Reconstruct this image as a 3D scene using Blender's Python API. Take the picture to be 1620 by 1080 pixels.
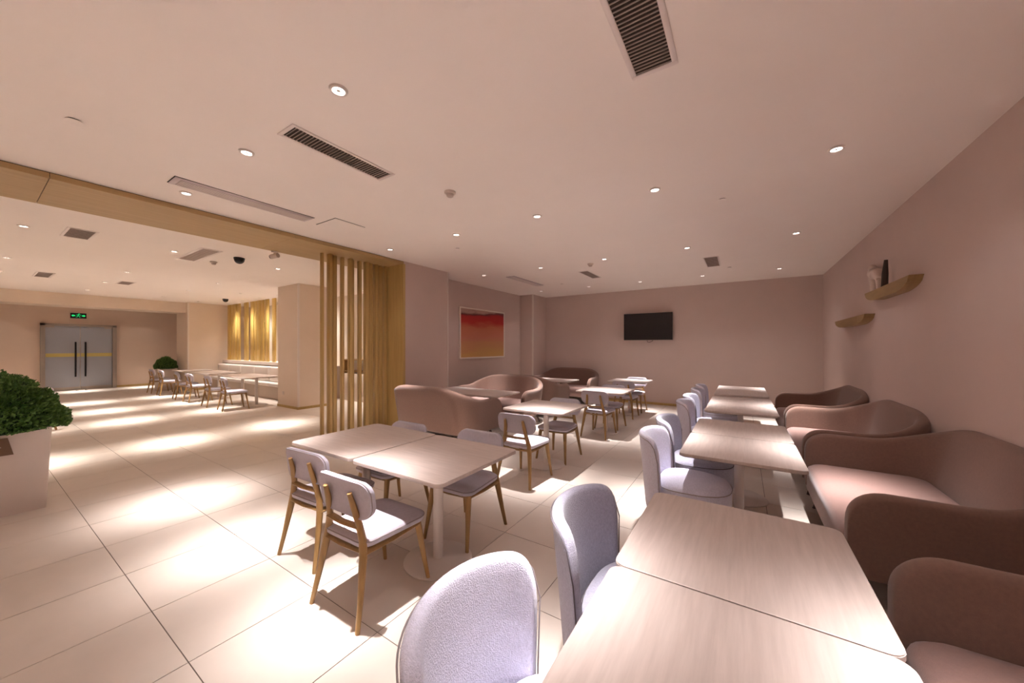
import bpy, bmesh, math, random
from mathutils import Vector, Matrix, Euler

for o in list(bpy.data.objects):
    bpy.data.objects.remove(o)
sc = bpy.context.scene
COL = sc.collection
PI = math.pi

# ------------------------------------------------------------------ camera
# metres; X to the right along the television wall, Y towards the television wall
cam_d = bpy.data.cameras.new('camera')
cam = bpy.data.objects.new('camera', cam_d)
COL.objects.link(cam)
cam.location = (0, 0, 1.5)
cam.rotation_euler = (PI / 2, 0, math.atan2(364, 564))
cam_d.sensor_width = 36
cam_d.lens = 36 * 564 / 1620
cam_d.shift_y = 8 / 1620
cam_d.clip_start = 0.05
sc.camera = cam

# ------------------------------------------------------------------ world, exposure
w = bpy.data.worlds.new('world')
sc.world = w
w.use_nodes = True
w.node_tree.nodes['Background'].inputs[0].default_value = (0.9, 0.75, 0.65, 1)
w.node_tree.nodes['Background'].inputs[1].default_value = 0.02
vs = sc.view_settings
vs.view_transform = 'Standard'
vs.look = 'None'
vs.gamma = 1.0
vs.use_curve_mapping = False
vs.exposure = 0.0
sc.cycles.diffuse_bounces = 6
sc.cycles.sample_clamp_indirect = 0.0

SPOT_W = 1250.0
CORE = 72.0        # how tightly the reflector lamps throw their light
SPILL = 0.008
LAMP = (1.0, 0.945, 0.95)
LAMP_HALL = (1.0, 0.93, 0.865)


# ------------------------------------------------------------------ materials
def mat(name, col, rough=0.6, metal=0.0, var=0.0, vscale=8.0, bump=0.0, bscale=200.0, stretch=(1, 1, 1),
        col2=None, sheen=0.0, emit=None, estr=0.0, rnd=0.0, spec=0.5, trans=0.0, coords='Object', detail=4.0):
    m = bpy.data.materials.new(name)
    m.use_nodes = True
    nt = m.node_tree
    p = nt.nodes['Principled BSDF']
    p.inputs['Base Color'].default_value = (*col, 1)
    p.inputs['Roughness'].default_value = rough
    p.inputs['Metallic'].default_value = metal
    p.inputs['Specular IOR Level'].default_value = spec
    if trans:
        p.inputs['Transmission Weight'].default_value = trans
    if sheen:
        p.inputs['Sheen Weight'].default_value = sheen
        p.inputs['Sheen Roughness'].default_value = 0.5
    if emit:
        p.inputs['Emission Color'].default_value = (*emit, 1)
        p.inputs['Emission Strength'].default_value = estr
    if var or bump or rnd or col2:
        tc = nt.nodes.new('ShaderNodeTexCoord')
        mp = nt.nodes.new('ShaderNodeMapping')
        mp.inputs['Scale'].default_value = stretch
        nt.links.new(tc.outputs[coords], mp.inputs['Vector'])
    last = None
    if var or col2:
        n = nt.nodes.new('ShaderNodeTexNoise')
        n.inputs['Scale'].default_value = vscale
        n.inputs['Detail'].default_value = detail
        n.inputs['Roughness'].default_value = 0.6
        nt.links.new(mp.outputs['Vector'], n.inputs['Vector'])
        r = nt.nodes.new('ShaderNodeMapRange')
        r.inputs['From Min'].default_value = 0.3
        r.inputs['From Max'].default_value = 0.7
        nt.links.new(n.outputs['Fac'], r.inputs['Value'])
        mx = nt.nodes.new('ShaderNodeMix')
        mx.data_type = 'RGBA'
        c2 = col2 if col2 else tuple(c * (1 - var) for c in col)
        c1 = col if col2 else tuple(min(1, c * (1 + var)) for c in col)
        mx.inputs['A'].default_value = (*c1, 1)
        mx.inputs['B'].default_value = (*c2, 1)
        nt.links.new(r.outputs['Result'], mx.inputs['Factor'])
        last = mx.outputs['Result']
    if rnd:
        oi = nt.nodes.new('ShaderNodeObjectInfo')
        r2 = nt.nodes.new('ShaderNodeMapRange')
        r2.inputs['To Min'].default_value = 1 - rnd
        r2.inputs['To Max'].default_value = 1 + rnd
        nt.links.new(oi.outputs['Random'], r2.inputs['Value'])
        hs = nt.nodes.new('ShaderNodeHueSaturation')
        hs.inputs['Color'].default_value = (*col, 1)
        if last:
            nt.links.new(last, hs.inputs['Color'])
        nt.links.new(r2.outputs['Result'], hs.inputs['Value'])
        last = hs.outputs['Color']
    if last:
        nt.links.new(last, p.inputs['Base Color'])
    if bump:
        nb = nt.nodes.new('ShaderNodeTexNoise')
        nb.inputs['Scale'].default_value = bscale
        nb.inputs['Detail'].default_value = 3
        nt.links.new(mp.outputs['Vector'], nb.inputs['Vector'])
        b = nt.nodes.new('ShaderNodeBump')
        b.inputs['Strength'].default_value = bump
        b.inputs['Distance'].default_value = 0.004
        nt.links.new(nb.outputs['Fac'], b.inputs['Height'])
        nt.links.new(b.outputs['Normal'], p.inputs['Normal'])
    return m


M = {}
M['floor'] = mat('porcelain_tile', (0.66, 0.575, 0.505), 0.38, var=0.03, vscale=3, rnd=0.02, spec=0.35)
M['grout'] = mat('grout', (0.16, 0.12, 0.10), 0.9)
M['wall'] = mat('taupe_wall_paint', (0.61, 0.485, 0.44), 0.85, var=0.02, vscale=2, bump=0.08, bscale=300)
M['wall_hall'] = mat('beige_wall_paint', (0.66, 0.51, 0.41), 0.85, var=0.02, vscale=2)
M['column'] = mat('column_paint', (0.73, 0.605, 0.495), 0.8, var=0.02, vscale=2)
M['ceiling'] = mat('ceiling_paint', (0.88, 0.805, 0.75), 0.9, var=0.012, vscale=1.5)
M['white_trim'] = mat('white_trim', (0.75, 0.66, 0.6), 0.5)
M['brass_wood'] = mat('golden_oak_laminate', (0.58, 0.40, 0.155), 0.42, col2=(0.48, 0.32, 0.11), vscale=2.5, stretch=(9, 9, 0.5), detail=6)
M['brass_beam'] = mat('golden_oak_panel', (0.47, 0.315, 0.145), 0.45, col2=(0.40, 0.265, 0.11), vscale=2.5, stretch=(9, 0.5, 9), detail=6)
M['slat_hall'] = mat('golden_slat', (0.66, 0.45, 0.13), 0.45, var=0.08, vscale=3, stretch=(8, 8, 0.5))
M['black_gap'] = mat('shadow_gap_black', (0.02, 0.015, 0.01), 0.8)
M['table'] = mat('pale_ash_laminate', (0.62, 0.52, 0.47), 0.42, col2=(0.52, 0.43, 0.385), vscale=3.0, stretch=(16, 1.2, 4), detail=8, bump=0.03, bscale=30, spec=0.4)
M['table_edge'] = mat('table_edge_band', (0.25, 0.17, 0.12), 0.6)
M['white_metal'] = mat('white_powder_coat', (0.72, 0.65, 0.6), 0.35)
M['oak'] = mat('oiled_oak', (0.40, 0.235, 0.085), 0.45, col2=(0.30, 0.165, 0.055), vscale=4, stretch=(10, 10, 1), detail=6)
M['dark_wood'] = mat('dark_walnut', (0.05, 0.024, 0.016), 0.5, var=0.2, vscale=10)
M['lilac'] = mat('lilac_grey_fabric', (0.50, 0.47, 0.56), 0.9, var=0.06, vscale=60, bump=0.5, bscale=350, sheen=0.3)
M['lilac_pale'] = mat('pale_lilac_boucle', (0.68, 0.66, 0.79), 0.95, var=0.10, vscale=90, bump=0.9, bscale=220, sheen=0.4)
M['lilac_dark'] = mat('grey_lilac_boucle', (0.36, 0.345, 0.43), 0.95, var=0.12, vscale=90, bump=0.8, bscale=240, sheen=0.4)
M['chair_fab'] = mat('light_grey_chair_fabric', (0.52, 0.48, 0.545), 0.9, var=0.05, vscale=50, bump=0.3, bscale=300)
M['piping'] = mat('dark_piping', (0.10, 0.08, 0.09), 0.9)
M['piping_lt'] = mat('grey_piping', (0.33, 0.28, 0.28), 0.9)
M['sofa'] = mat('cocoa_wool_fabric', (0.225, 0.130, 0.097), 0.95, var=0.07, vscale=60, bump=0.35, bscale=300, sheen=0.25)
M['sofa_seat'] = mat('rose_brown_wool_fabric', (0.265, 0.155, 0.13), 0.95, var=0.06, vscale=60, bump=0.35, bscale=300, sheen=0.25)
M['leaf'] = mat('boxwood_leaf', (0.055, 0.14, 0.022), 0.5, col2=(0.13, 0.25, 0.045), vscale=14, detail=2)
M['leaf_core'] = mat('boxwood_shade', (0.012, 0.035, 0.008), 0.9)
M['stem'] = mat('stem_bark', (0.09, 0.06, 0.03), 0.8)
M['soil'] = mat('potting_soil', (0.03, 0.02, 0.015), 0.95)
M['planter'] = mat('white_fibreglass', (0.66, 0.57, 0.52), 0.45)
M['shadow_brown'] = mat('shadow_brown', (0.16, 0.09, 0.05), 0.5)  # shadow tone put into a plate on the near planter
M['tv_black'] = mat('tv_black', (0.010, 0.009, 0.012), 0.25)
M['tv_bezel'] = mat('tv_bezel', (0.02, 0.02, 0.022), 0.4)
M['grey_metal'] = mat('brushed_grey_metal', (0.36, 0.31, 0.27), 0.35, metal=0.7)
M['door_glass'] = mat('frosted_door_glass', (0.34, 0.345, 0.38), 0.14, spec=0.6)
M['door_band'] = mat('yellow_film_band', (0.52, 0.40, 0.12), 0.4)
M['black_metal'] = mat('black_metal', (0.015, 0.012, 0.012), 0.35, metal=0.4)
M['grille_dark'] = mat('duct_dark', (0.03, 0.018, 0.011), 0.9)
M['grille'] = mat('grille_aluminium', (0.50, 0.41, 0.36), 0.5)
M['grille_grey'] = mat('grille_grey', (0.20, 0.15, 0.13), 0.7)
M['lamp_lens'] = mat('lamp_lens', (1, 1, 1), 0.5, emit=(1.0, 0.93, 0.88), estr=9.0)
M['vent_frame'] = mat('vent_frame_white', (0.80, 0.72, 0.68), 0.5)
M['diffuser'] = mat('linear_diffuser', (0.64, 0.55, 0.55), 0.5)
M['chrome'] = mat('lamp_reflector', (0.7, 0.66, 0.64), 0.25, metal=0.8)
M['plastic'] = mat('white_plastic', (0.62, 0.52, 0.46), 0.5)
M['exit_green'] = mat('exit_green', (0.0, 0.3, 0.1), 0.5, emit=(0.02, 0.85, 0.22), estr=0.95)
M['bench_white'] = mat('white_leatherette', (0.74, 0.66, 0.6), 0.5, var=0.02)
M['bench_base'] = mat('bench_base', (0.50, 0.40, 0.32), 0.6)
M['figurine'] = mat('white_ceramic', (0.62, 0.5, 0.43), 0.4)
M['figurine_dark'] = mat('dark_stone', (0.035, 0.02, 0.012), 0.5)
M['shelf_wood'] = mat('golden_shelf_wood', (0.34, 0.22, 0.09), 0.5, var=0.12, vscale=3, stretch=(8, 1, 8))
M['pale_frame'] = mat('pale_frame', (0.85, 0.78, 0.7), 0.4)
M['niche'] = mat('niche_plaster', (0.84, 0.76, 0.66), 0.8)
M['window_dark'] = mat('night_glass', (0.02, 0.014, 0.01), 0.1)
M['vase'] = mat('stoneware', (0.3, 0.24, 0.19), 0.5)


def painting_material():
    m = bpy.data.materials.new('abstract_red_ochre_canvas')
    m.use_nodes = True
    nt = m.node_tree
    p = nt.nodes['Principled BSDF']
    p.inputs['Roughness'].default_value = 0.6
    tc = nt.nodes.new('ShaderNodeTexCoord')
    sep = nt.nodes.new('ShaderNodeSeparateXYZ')
    nt.links.new(tc.outputs['Generated'], sep.inputs[0])
    no = nt.nodes.new('ShaderNodeTexNoise')
    no.inputs['Scale'].default_value = 2.2
    no.inputs['Detail'].default_value = 5
    mp = nt.nodes.new('ShaderNodeMapping')
    mp.inputs['Scale'].default_value = (1, 1.0, 2.6)
    nt.links.new(tc.outputs['Generated'], mp.inputs['Vector'])
    nt.links.new(mp.outputs['Vector'], no.inputs['Vector'])
    a = nt.nodes.new('ShaderNodeMath')
    a.operation = 'MULTIPLY_ADD'
    a.inputs[1].default_value = 0.28
    nt.links.new(no.outputs['Fac'], a.inputs[0])
    nt.links.new(sep.outputs['Z'], a.inputs[2])
    # the dark band is deeper towards the far end of the canvas
    b = nt.nodes.new('ShaderNodeMath')
    b.operation = 'MULTIPLY_ADD'
    b.inputs[1].default_value = -0.04
    nt.links.new(sep.outputs['Y'], b.inputs[0])
    nt.links.new(a.outputs[0], b.inputs[2])
    r = nt.nodes.new('ShaderNodeValToRGB')
    els = r.color_ramp.elements
    els[0].position = 0.10
    els[0].color = (0.62, 0.36, 0.12, 1)
    els[1].position = 1.12
    els[1].color = (0.55, 0.4, 0.33, 1)
    for e in list(els)[1:]:
        els.remove(e)
    for pos, c in ((0.25, (0.60, 0.30, 0.13, 1)), (0.45, (0.60, 0.22, 0.14, 1)), (0.64, (0.58, 0.18, 0.09, 1)),
                   (0.77, (0.50, 0.03, 0.022, 1)), (0.90, (0.47, 0.02, 0.02, 1)), (0.945, (0.13, 0.03, 0.03, 1)), (1.0, (0.5, 0.33, 0.28, 1))):
        e = els.new(pos)
        e.color = c
    sh = nt.nodes.new('ShaderNodeMath')
    sh.operation = 'SUBTRACT'
    sh.inputs[1].default_value = 0.10
    nt.links.new(b.outputs[0], sh.inputs[0])
    nt.links.new(sh.outputs[0], r.inputs['Fac'])
    nt.links.new(r.outputs['Color'], p.inputs['Base Color'])
    return m


M['painting'] = painting_material()


# ------------------------------------------------------------------ geometry helpers
def link(o, parent=None):
    COL.objects.link(o)
    if parent is not None:
        o.parent = parent
    return o


def obj(name, bm, m, parent=None, smooth=False, loc=(0, 0, 0), recalc=True):
    if recalc:
        bmesh.ops.recalc_face_normals(bm, faces=bm.faces[:])
    me = bpy.data.meshes.new(name)
    bm.to_mesh(me)
    bm.free()
    if smooth:
        for p in me.polygons:
            p.use_smooth = True
    me.materials.append(M[m] if isinstance(m, str) else m)
    o = bpy.data.objects.new(name, me)
    o.location = loc
    return link(o, parent)


def shade(o, angle=40):
    me = o.data
    me.shade_smooth() if hasattr(me, 'shade_smooth') else None
    try:
        me.set_sharp_from_angle(angle=math.radians(angle))
    except Exception:
        pass
    return o


def tag(o, label=None, cat=None, group=None, kind=None):
    if label:
        o['label'] = label
    if cat:
        o['category'] = cat
    if group:
        o['group'] = group
    if kind:
        o['kind'] = kind
    return o


def thing(name, label, cat, loc=(0, 0, 0), rz=0, group=None):
    o = bpy.data.objects.new(name, None)
    o.location = loc
    o.rotation_euler = (0, 0, rz)
    o.empty_display_size = 0.1
    link(o)
    return tag(o, label, cat, group)


def copy_tree(o, parent=None):
    c = o.copy()
    COL.objects.link(c)
    c.parent = parent
    for ch in list(o.children):
        copy_tree(ch, c)
    return c


def put(proto, first, loc, rz, label, group=None):
    o = proto if first else copy_tree(proto)
    o.location = loc
    o.rotation_euler = (0, 0, rz)
    o['label'] = label
    if group:
        o['group'] = group
    return o


def box(bm, x0, x1, y0, y1, z0, z1, mtx=None):
    vs_ = [bm.verts.new((x, y, z)) for x in (x0, x1) for y in (y0, y1) for z in (z0, z1)]
    if mtx:
        for v in vs_:
            v.co = mtx @ v.co
    f = [(0, 1, 3, 2), (4, 6, 7, 5), (0, 4, 5, 1), (2, 3, 7, 6), (0, 2, 6, 4), (1, 5, 7, 3)]
    return [bm.faces.new([vs_[i] for i in q]) for q in f]


def boxobj(name, x0, x1, y0, y1, z0, z1, m, parent=None, bevel=0.0, seg=2):
    bm = bmesh.new()
    box(bm, x0, x1, y0, y1, z0, z1)
    if bevel:
        bmesh.ops.bevel(bm, geom=bm.edges[:], offset=bevel, segments=seg, profile=0.5, affect='EDGES')
    o = obj(name, bm, m, parent)
    if bevel:
        shade(o, 50)
    return o


def loft(bm, rings, closed=True, cap0=True, cap1=True):
    vr = [[bm.verts.new(p) for p in r] for r in rings]
    n = len(vr[0])
    for a, b in zip(vr, vr[1:]):
        for i in range(n if closed else n - 1):
            j = (i + 1) % n
            bm.faces.new((a[i], a[j], b[j], b[i]))
    if cap0:
        bm.faces.new(vr[0])
    if cap1:
        bm.faces.new(vr[-1][::-1])
    return vr


def tube(bm, pts, rad, n=8, flat=1.0, up=None):
    """round bar along pts with a radius per point; flat squashes the section's second axis"""
    pts = [Vector(p) for p in pts]
    if not hasattr(rad, '__len__'):
        rad = [rad] * len(pts)
    rings = []
    ref = Vector(up) if up else Vector((0.13, 0.99, 0.07))
    for i, p in enumerate(pts):
        d = (pts[min(i + 1, len(pts) - 1)] - pts[max(i - 1, 0)]).normalized()
        s = d.cross(ref)
        if s.length < 1e-3:
            s = d.cross(Vector((1, 0, 0)))
        s.normalize()
        t = s.cross(d).normalized()
        rings.append([p + (s * math.cos(a) + t * math.sin(a) * flat) * rad[i] for a in [2 * PI * k / n for k in range(n)]])
    loft(bm, rings)


def closed_tube(bm, pts, r, n=6):
    pts = [Vector(p) for p in pts]
    N = len(pts)
    rings = []
    for i, p in enumerate(pts):
        d = (pts[(i + 1) % N] - pts[i - 1]).normalized()
        s = d.cross(Vector((0.05, 0.11, 1))).normalized()
        t = s.cross(d).normalized()
        rings.append([bm.verts.new(p + (s * math.cos(a) + t * math.sin(a)) * r) for a in [2 * PI * k / n for k in range(n)]])
    for i in range(N):
        a, b = rings[i], rings[(i + 1) % N]
        for k in range(n):
            j = (k + 1) % n
            bm.faces.new((a[k], a[j], b[j], b[k]))


def lathe(bm, prof, n=24, c=(0, 0)):
    rings = [[(c[0] + r * math.cos(2 * PI * k / n), c[1] + r * math.sin(2 * PI * k / n), z) for k in range(n)] for r, z in prof]
    loft(bm, rings)


def rrect(hx, hy, r, n=5, cx=0, cy=0):
    pts = []
    for sx, sy, a0 in ((1, 1, 0), (-1, 1, PI / 2), (-1, -1, PI), (1, -1, 3 * PI / 2)):
        for k in range(n + 1):
            a = a0 + PI / 2 * k / n
            pts.append((cx + sx * (hx - r) + r * math.cos(a), cy + sy * (hy - r) + r * math.sin(a)))
    return pts


def slab(bm, plan, prof):
    """prof: list of (inset, z); plan pts scaled about the centre by inset distance"""
    cx = sum(p[0] for p in plan) / len(plan)
    cy = sum(p[1] for p in plan) / len(plan)
    rx = max(abs(p[0] - cx) for p in plan)
    ry = max(abs(p[1] - cy) for p in plan)
    rings = [[(cx + (x - cx) * (1 - i / rx), cy + (y - cy) * (1 - i / ry), z) for x, y in plan] for i, z in prof]
    loft(bm, rings)


def sstep(t):
    t = max(0, min(1, t))
    return t * t * (3 - 2 * t)


# ------------------------------------------------------------------ the setting
XR, XB, YB = 1.42, -5.0, 9.75
Y0 = -2.6
XH = -19.4
H = 3.0

floor = boxobj('floor', XH - 0.2, XR + 0.15, Y0 - 0.15, YB + 0.15, -0.12, -0.0025, 'grout')
tag(floor, kind='structure')
# 600 mm porcelain tiles with recessed joints
TX, TY, TS, GAP = -1.01, 0.59, 0.6, 0.0045
tile_me = None
far_bm = bmesh.new()
bmt = bmesh.new()
box(bmt, GAP / 2, TS - GAP / 2, GAP / 2, TS - GAP / 2, -0.02, 0.0)
n_tiles = 0
cells = []
for i in range(-32, 5):
    for j in range(-6, 16):
        x, y = TX + i * TS, TY + j * TS
        x0, x1, y0, y1 = max(x, XH), min(x + TS, XR), max(y, Y0), min(y + TS, YB)
        if x1 - x0 < 0.05 or y1 - y0 < 0.05:
            continue
        full = (x1 - x0 > TS - 0.01) and (y1 - y0 > TS - 0.01)
        cxm, cym = x + TS / 2, y + TS / 2
        dep = -cxm * 0.5424 + cym * 0.8401
        u = (cxm * 0.8401 + cym * 0.5424) / dep * 564 if dep > 0.4 else 9999
        vis = dep > 0.7 and abs(u) < 900 and full and not (cxm < -5.5 and cym > 4.6)
        cells.append((not vis, dep, x, y, x0, x1, y0, y1))
cells.sort()
for k, (nv, dep, x, y, x0, x1, y0, y1) in enumerate(cells):
    if not nv and k < 290:
        if tile_me is None:
            t = obj('tile', bmt, 'floor', floor)
            tile_me = t.data
        else:
            t = bpy.data.objects.new('tile', tile_me)
            link(t, floor)
        t.location = (x, y, 0)
    else:
        box(far_bm, x0 + GAP / 2, x1 - GAP / 2, y0 + GAP / 2, y1 - GAP / 2, -0.02, 0.0)
far_t = obj('tile_field', far_bm, 'floor', floor)
far_t['kind'] = 'stuff'

ceil = boxobj('ceiling', XH - 0.2, XR + 0.15, Y0 - 0.15, YB + 0.15, H, H + 0.12, 'ceiling')
tag(ceil, kind='structure')


def struct(name, x0, x1, y0, y1, z0, z1, m, parent=None):
    o = boxobj(name, x0, x1, y0, y1, z0, z1, m, parent)
    if parent is None:
        tag(o, kind='structure')
    return o


wall_right = struct('wall_right', XR, XR + 0.15, Y0 - 0.15, YB + 0.15, 0, H, 'wall')
wall_back = struct('wall_back', -5.65, XR, YB, YB + 0.15, 0, H, 'wall')
wall_front = struct('wall_front', XH, XR, Y0 - 0.15, Y0, 0, H, 'wall_hall')
wall_left = struct('wall_left', -5.65, -5.5, 5.36, YB, 0, H, 'wall')
pier = struct('wall_left_pier', -6.0, XB, 4.24, 5.36, 0, H, 'wall')
pil = struct('wall_left_pilaster', -5.5, -5.06, 8.95, YB, 0, H, 'wall')
# white corner beads
struct('corner_bead', XB - 0.035, XB + 0.006, 5.335, 5.366, 0, H, 'white_trim', pier)
struct('corner_bead', -5.09, -5.054, 8.944, 8.975, 0, H, 'white_trim', pil)
# golden reveal of the opening and its corner trim
struct('reveal_panel', -6.0, XB, 4.225, 4.24, 0, 2.95, 'brass_wood', pier)
struct('reveal_edge', XB - 0.02, XB + 0.012, 4.215, 4.262, 0, 2.95, 'brass_wood', pier)

# golden oak beam over the opening: shadow gap + soffit panels
beam = struct('trim_1', -5.99, XB - 0.012, Y0, 4.24, 2.965, H, 'black_gap')
ys = [Y0, -1.9, 0.42 - 1.2, 0.42, 2.42, 4.24]
for a, b in zip(ys, ys[1:]):
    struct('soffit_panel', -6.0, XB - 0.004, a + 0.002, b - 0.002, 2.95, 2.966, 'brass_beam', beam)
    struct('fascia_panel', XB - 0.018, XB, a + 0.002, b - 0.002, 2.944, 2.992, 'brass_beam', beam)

for nm, a in (('baseboard_back', (-5.06, XR, YB - 0.012, YB)), ('baseboard_right', (XR - 0.012, XR, Y0, YB)),
              ('baseboard_left', (-5.5, -5.488, 5.36, 8.95))):
    struct(nm, *a, 0, 0.06, 'brass_wood')

# --- hall
wall_hall = struct('wall_hall', XH - 0.15, XH, Y0, 6.35, 0, H, 'wall_hall')
struct('wall_hall_side', XH, -16.95, 6.2, 6.35, 0, H, 'wall_hall')
trim_2 = struct('trim_2', -16.85, -16.0, Y0, 4.2, 2.66, H, 'column')
hp = struct('wall_hall_pilaster', -16.95, -15.8, 4.2, 6.2, 0, H, 'column')
struct('corner_bead', -15.83, -15.79, 4.19, 4.23, 0, H, 'white_trim', hp)
hcol = struct('wall_hall_column', -9.85, -8.85, 4.36, 5.1, 0, H, 'column')
struct('corner_bead', -8.885, -8.843, 4.353, 4.39, 0, H, 'white_trim', hcol)
wall_niche = struct('wall_hall_niche', -15.8, -5.66, 6.2, 6.35, 0, H, 'niche')
struct('baseboard_hall', XH, XH + 0.012, 3.13, 6.2, 0, 0.07, 'brass_wood')
struct('baseboard_column', -9.86, -8.84, 4.345, 4.36, 0, 0.06, 'brass_wood')
struct('baseboard_column_side', -8.85, -8.835, 4.345, 5.1, 0, 0.06, 'brass_wood')
struct('baseboard_pilaster', -15.8, -15.788, 4.2, 5.0, 0, 0.07, 'brass_wood')

# small socket plate on the column
sp = boxobj('wall_socket', -9.61, -9.53, 4.348, 4.36, 0.31, 0.39, 'plastic', bevel=0.004)
tag(sp, 'small white socket plate low on the hall column', 'socket')

# --- double glass door
door = bpy.data.objects.new('door_1', None)
door.location = (XH, 2.28, 0)
link(door)
tag(door, 'double frosted glass door with black pull bars and yellow band', None, None, 'structure')
for s in (-1, 1):
    struct('frame_post', 0, 0.09, s * 0.80 - 0.05, s * 0.80 + 0.05, 0, 2.27, 'grey_metal', door)
    leaf = struct('glass_leaf', 0.02, 0.034, min(s * 0.006, s * 0.745), max(s * 0.006, s * 0.745), 0.11, 2.2, 'door_glass', door)
    bandp = struct('film_band', 0.034, 0.036, min(s * 0.01, s * 0.74), max(s * 0.01, s * 0.74), 1.15, 1.27, 'door_band', leaf)
    struct('bottom_rail', 0.012, 0.042, min(s * 0.006, s * 0.745), max(s * 0.006, s * 0.745), 0.02, 0.11, 'grey_metal', leaf)
    struct('patch_fitting', 0.012, 0.042, min(s * 0.56, s * 0.745), max(s * 0.56, s * 0.745), 2.14, 2.2, 'grey_metal', leaf)
    bm = bmesh.new()
    tube(bm, [(0.10, s * 0.11, 0.46), (0.10, s * 0.11, 1.66)], 0.022, 12)
    for zz in (0.56, 1.56):
        tube(bm, [(0.034, s * 0.11, zz), (0.10, s * 0.11, zz)], 0.011, 8)
    shade(obj('pull_handle', bm, 'black_metal', leaf))
    bm = bmesh.new()
    lathe(bm, [(0.03, 0.0), (0.03, 0.025), (0.022, 0.035), (0.001, 0.037)], 16, (0.32, s * 0.10))
    shade(obj('door_stop', bm, 'grey_metal', door))
struct('frame_head', 0, 0.09, -0.85, 0.85, 2.2, 2.27, 'grey_metal', door)
struct('threshold', 0.0, 0.10, -0.85, 0.85, 0.0, 0.02, 'grey_metal', door)

# exit sign: black housing, green running figure between two arrows
ex = thing('exit_sign', 'black exit sign with glowing green running figure and arrows above glass door', 'sign', (XH, 2.24, 2.48))
boxobj('housing', 0.0, 0.03, -0.18, 0.18, 0.0, 0.18, 'black_metal', ex, 0.004)
for s in (-1, 1):
    bm = bmesh.new()
    y0 = s * 0.075
    f = [bm.verts.new((0.033, y0 + s * a, b)) for a, b in ((0, .072), (.04, .072), (.04, .05), (.085, .09), (.04, .13), (.04, .108), (0, .108))]
    bm.faces.new(f)
    obj('arrow_mark', bm, 'exit_green', ex)
bm = bmesh.new()
lathe(bm, [(0.013, -0.002), (0.013, 0.002)], 10)
bmesh.ops.transform(bm, matrix=Matrix.Translation((0.034, 0.012, 0.152)) @ Matrix.Rotation(PI / 2, 4, 'Y'), verts=bm.verts[:])
for a, b, wd in (((0.0, .13), (-.012, .085), .016), ((-.012, .085), (.03, .065), .010), ((.03, .065), (.025, .025), .009), ((-.012, .085), (-.03, .05), .010),
                 ((-.03, .05), (-.06, .045), .009), ((0.0, .128), (.035, .11), .008), ((.035, .11), (.055, .125), .007), ((-.002, .125), (-.04, .12), .008), ((-.04, .12), (-.052, .095), .007)):
    tube(bm, [(0.034, a[0], a[1]), (0.034, b[0], b[1])], wd * 0.55, 6)
obj('running_figure', bm, 'exit_green', ex)


# ------------------------------------------------------------------ ceiling fittings
def make_downlight(power, colr, ang, core=CORE):
    r = thing('downlight', 'x', 'ceiling light', (0, 0, H))
    bm = bmesh.new()
    lathe(bm, [(0.033, -0.002), (0.036, -0.012), (0.048, -0.011), (0.052, -0.002), (0.052, -0.0002), (0.033, -0.0002)], 28)
    shade(obj('trim_ring', bm, 'white_metal', r))
    bm = bmesh.new()
    lathe(bm, [(0.034, -0.0003), (0.034, -0.004), (0.012, -0.0045), (0.002, -0.0046)], 24)
    shade(obj('lens', bm, 'lamp_lens', r))
    bm = bmesh.new()
    lathe(bm, [(0.011, -0.004), (0.012, -0.009), (0.009, -0.010), (0.003, -0.0085)], 16)
    shade(obj('lamp_cap', bm, 'chrome', r))
    ld = bpy.data.lights.new('downlight_beam', 'SPOT')
    ld.energy = power
    ld.color = colr
    ld.spot_size = math.radians(ang)
    ld.spot_blend = 0.6
    # reflector lamp: narrow bright core with a weak wide spill
    ld.use_nodes = True
    nt = ld.node_tree
    em = [n for n in nt.nodes if n.type == 'EMISSION'][0]
    tc = nt.nodes.new('ShaderNodeTexCoord')
    sp_ = nt.nodes.new('ShaderNodeSeparateXYZ')
    nt.links.new(tc.outputs['Normal'], sp_.inputs[0])
    ab = nt.nodes.new('ShaderNodeMath')
    ab.operation = 'ABSOLUTE'
    nt.links.new(sp_.outputs['Z'], ab.inputs[0])
    pw = nt.nodes.new('ShaderNodeMath')
    pw.operation = 'POWER'
    pw.inputs[1].default_value = core
    nt.links.new(ab.outputs[0], pw.inputs[0])
    ad = nt.nodes.new('ShaderNodeMath')
    ad.operation = 'ADD'
    ad.inputs[1].default_value = SPILL
    nt.links.new(pw.outputs[0], ad.inputs[0])
    nt.links.new(ad.outputs[0], em.inputs['Strength'])
    ld.shadow_soft_size = 0.028
    lo = bpy.data.objects.new('downlight_beam', ld)
    lo.location = (0, 0, -0.025)
    link(lo, r)
    return r


ordn = ['first', 'second', 'third', 'fourth', 'fifth', 'sixth']
main_proto = make_downlight(SPOT_W, LAMP, 110)
first = True
for jy, y in enumerate((8.52, 5.98, 3.6, 1.2, -1.2)):
    for ix, x in enumerate((0.60, -0.70, -1.98, -3.21, -4.56)):
        lab = f'round recessed downlight, {ordn[jy]} row from the television wall, {ordn[ix]} from the sofa wall'
        put(main_proto, first, (x, y, H), 0, lab, 'downlights over the dining tables')
        first = False
hall_proto = make_downlight(SPOT_W * 1.12, LAMP_HALL, 110)
first = True
for ix, x in enumerate((-7.5, -10.4, -12.42, -14.56)):
    for jy, y in enumerate((3.32, 1.83, 0.43, -1.0)):
        lab = f'round hall ceiling downlight, {ordn[ix]} row beyond the golden beam, {ordn[jy]} from the bench'
        put(hall_proto, first, (x, y, H), 0, lab, 'downlights over the entrance hall')
        first = False
niche_proto = make_downlight(SPOT_W * 0.24, LAMP_HALL, 120, 16.0)
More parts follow.
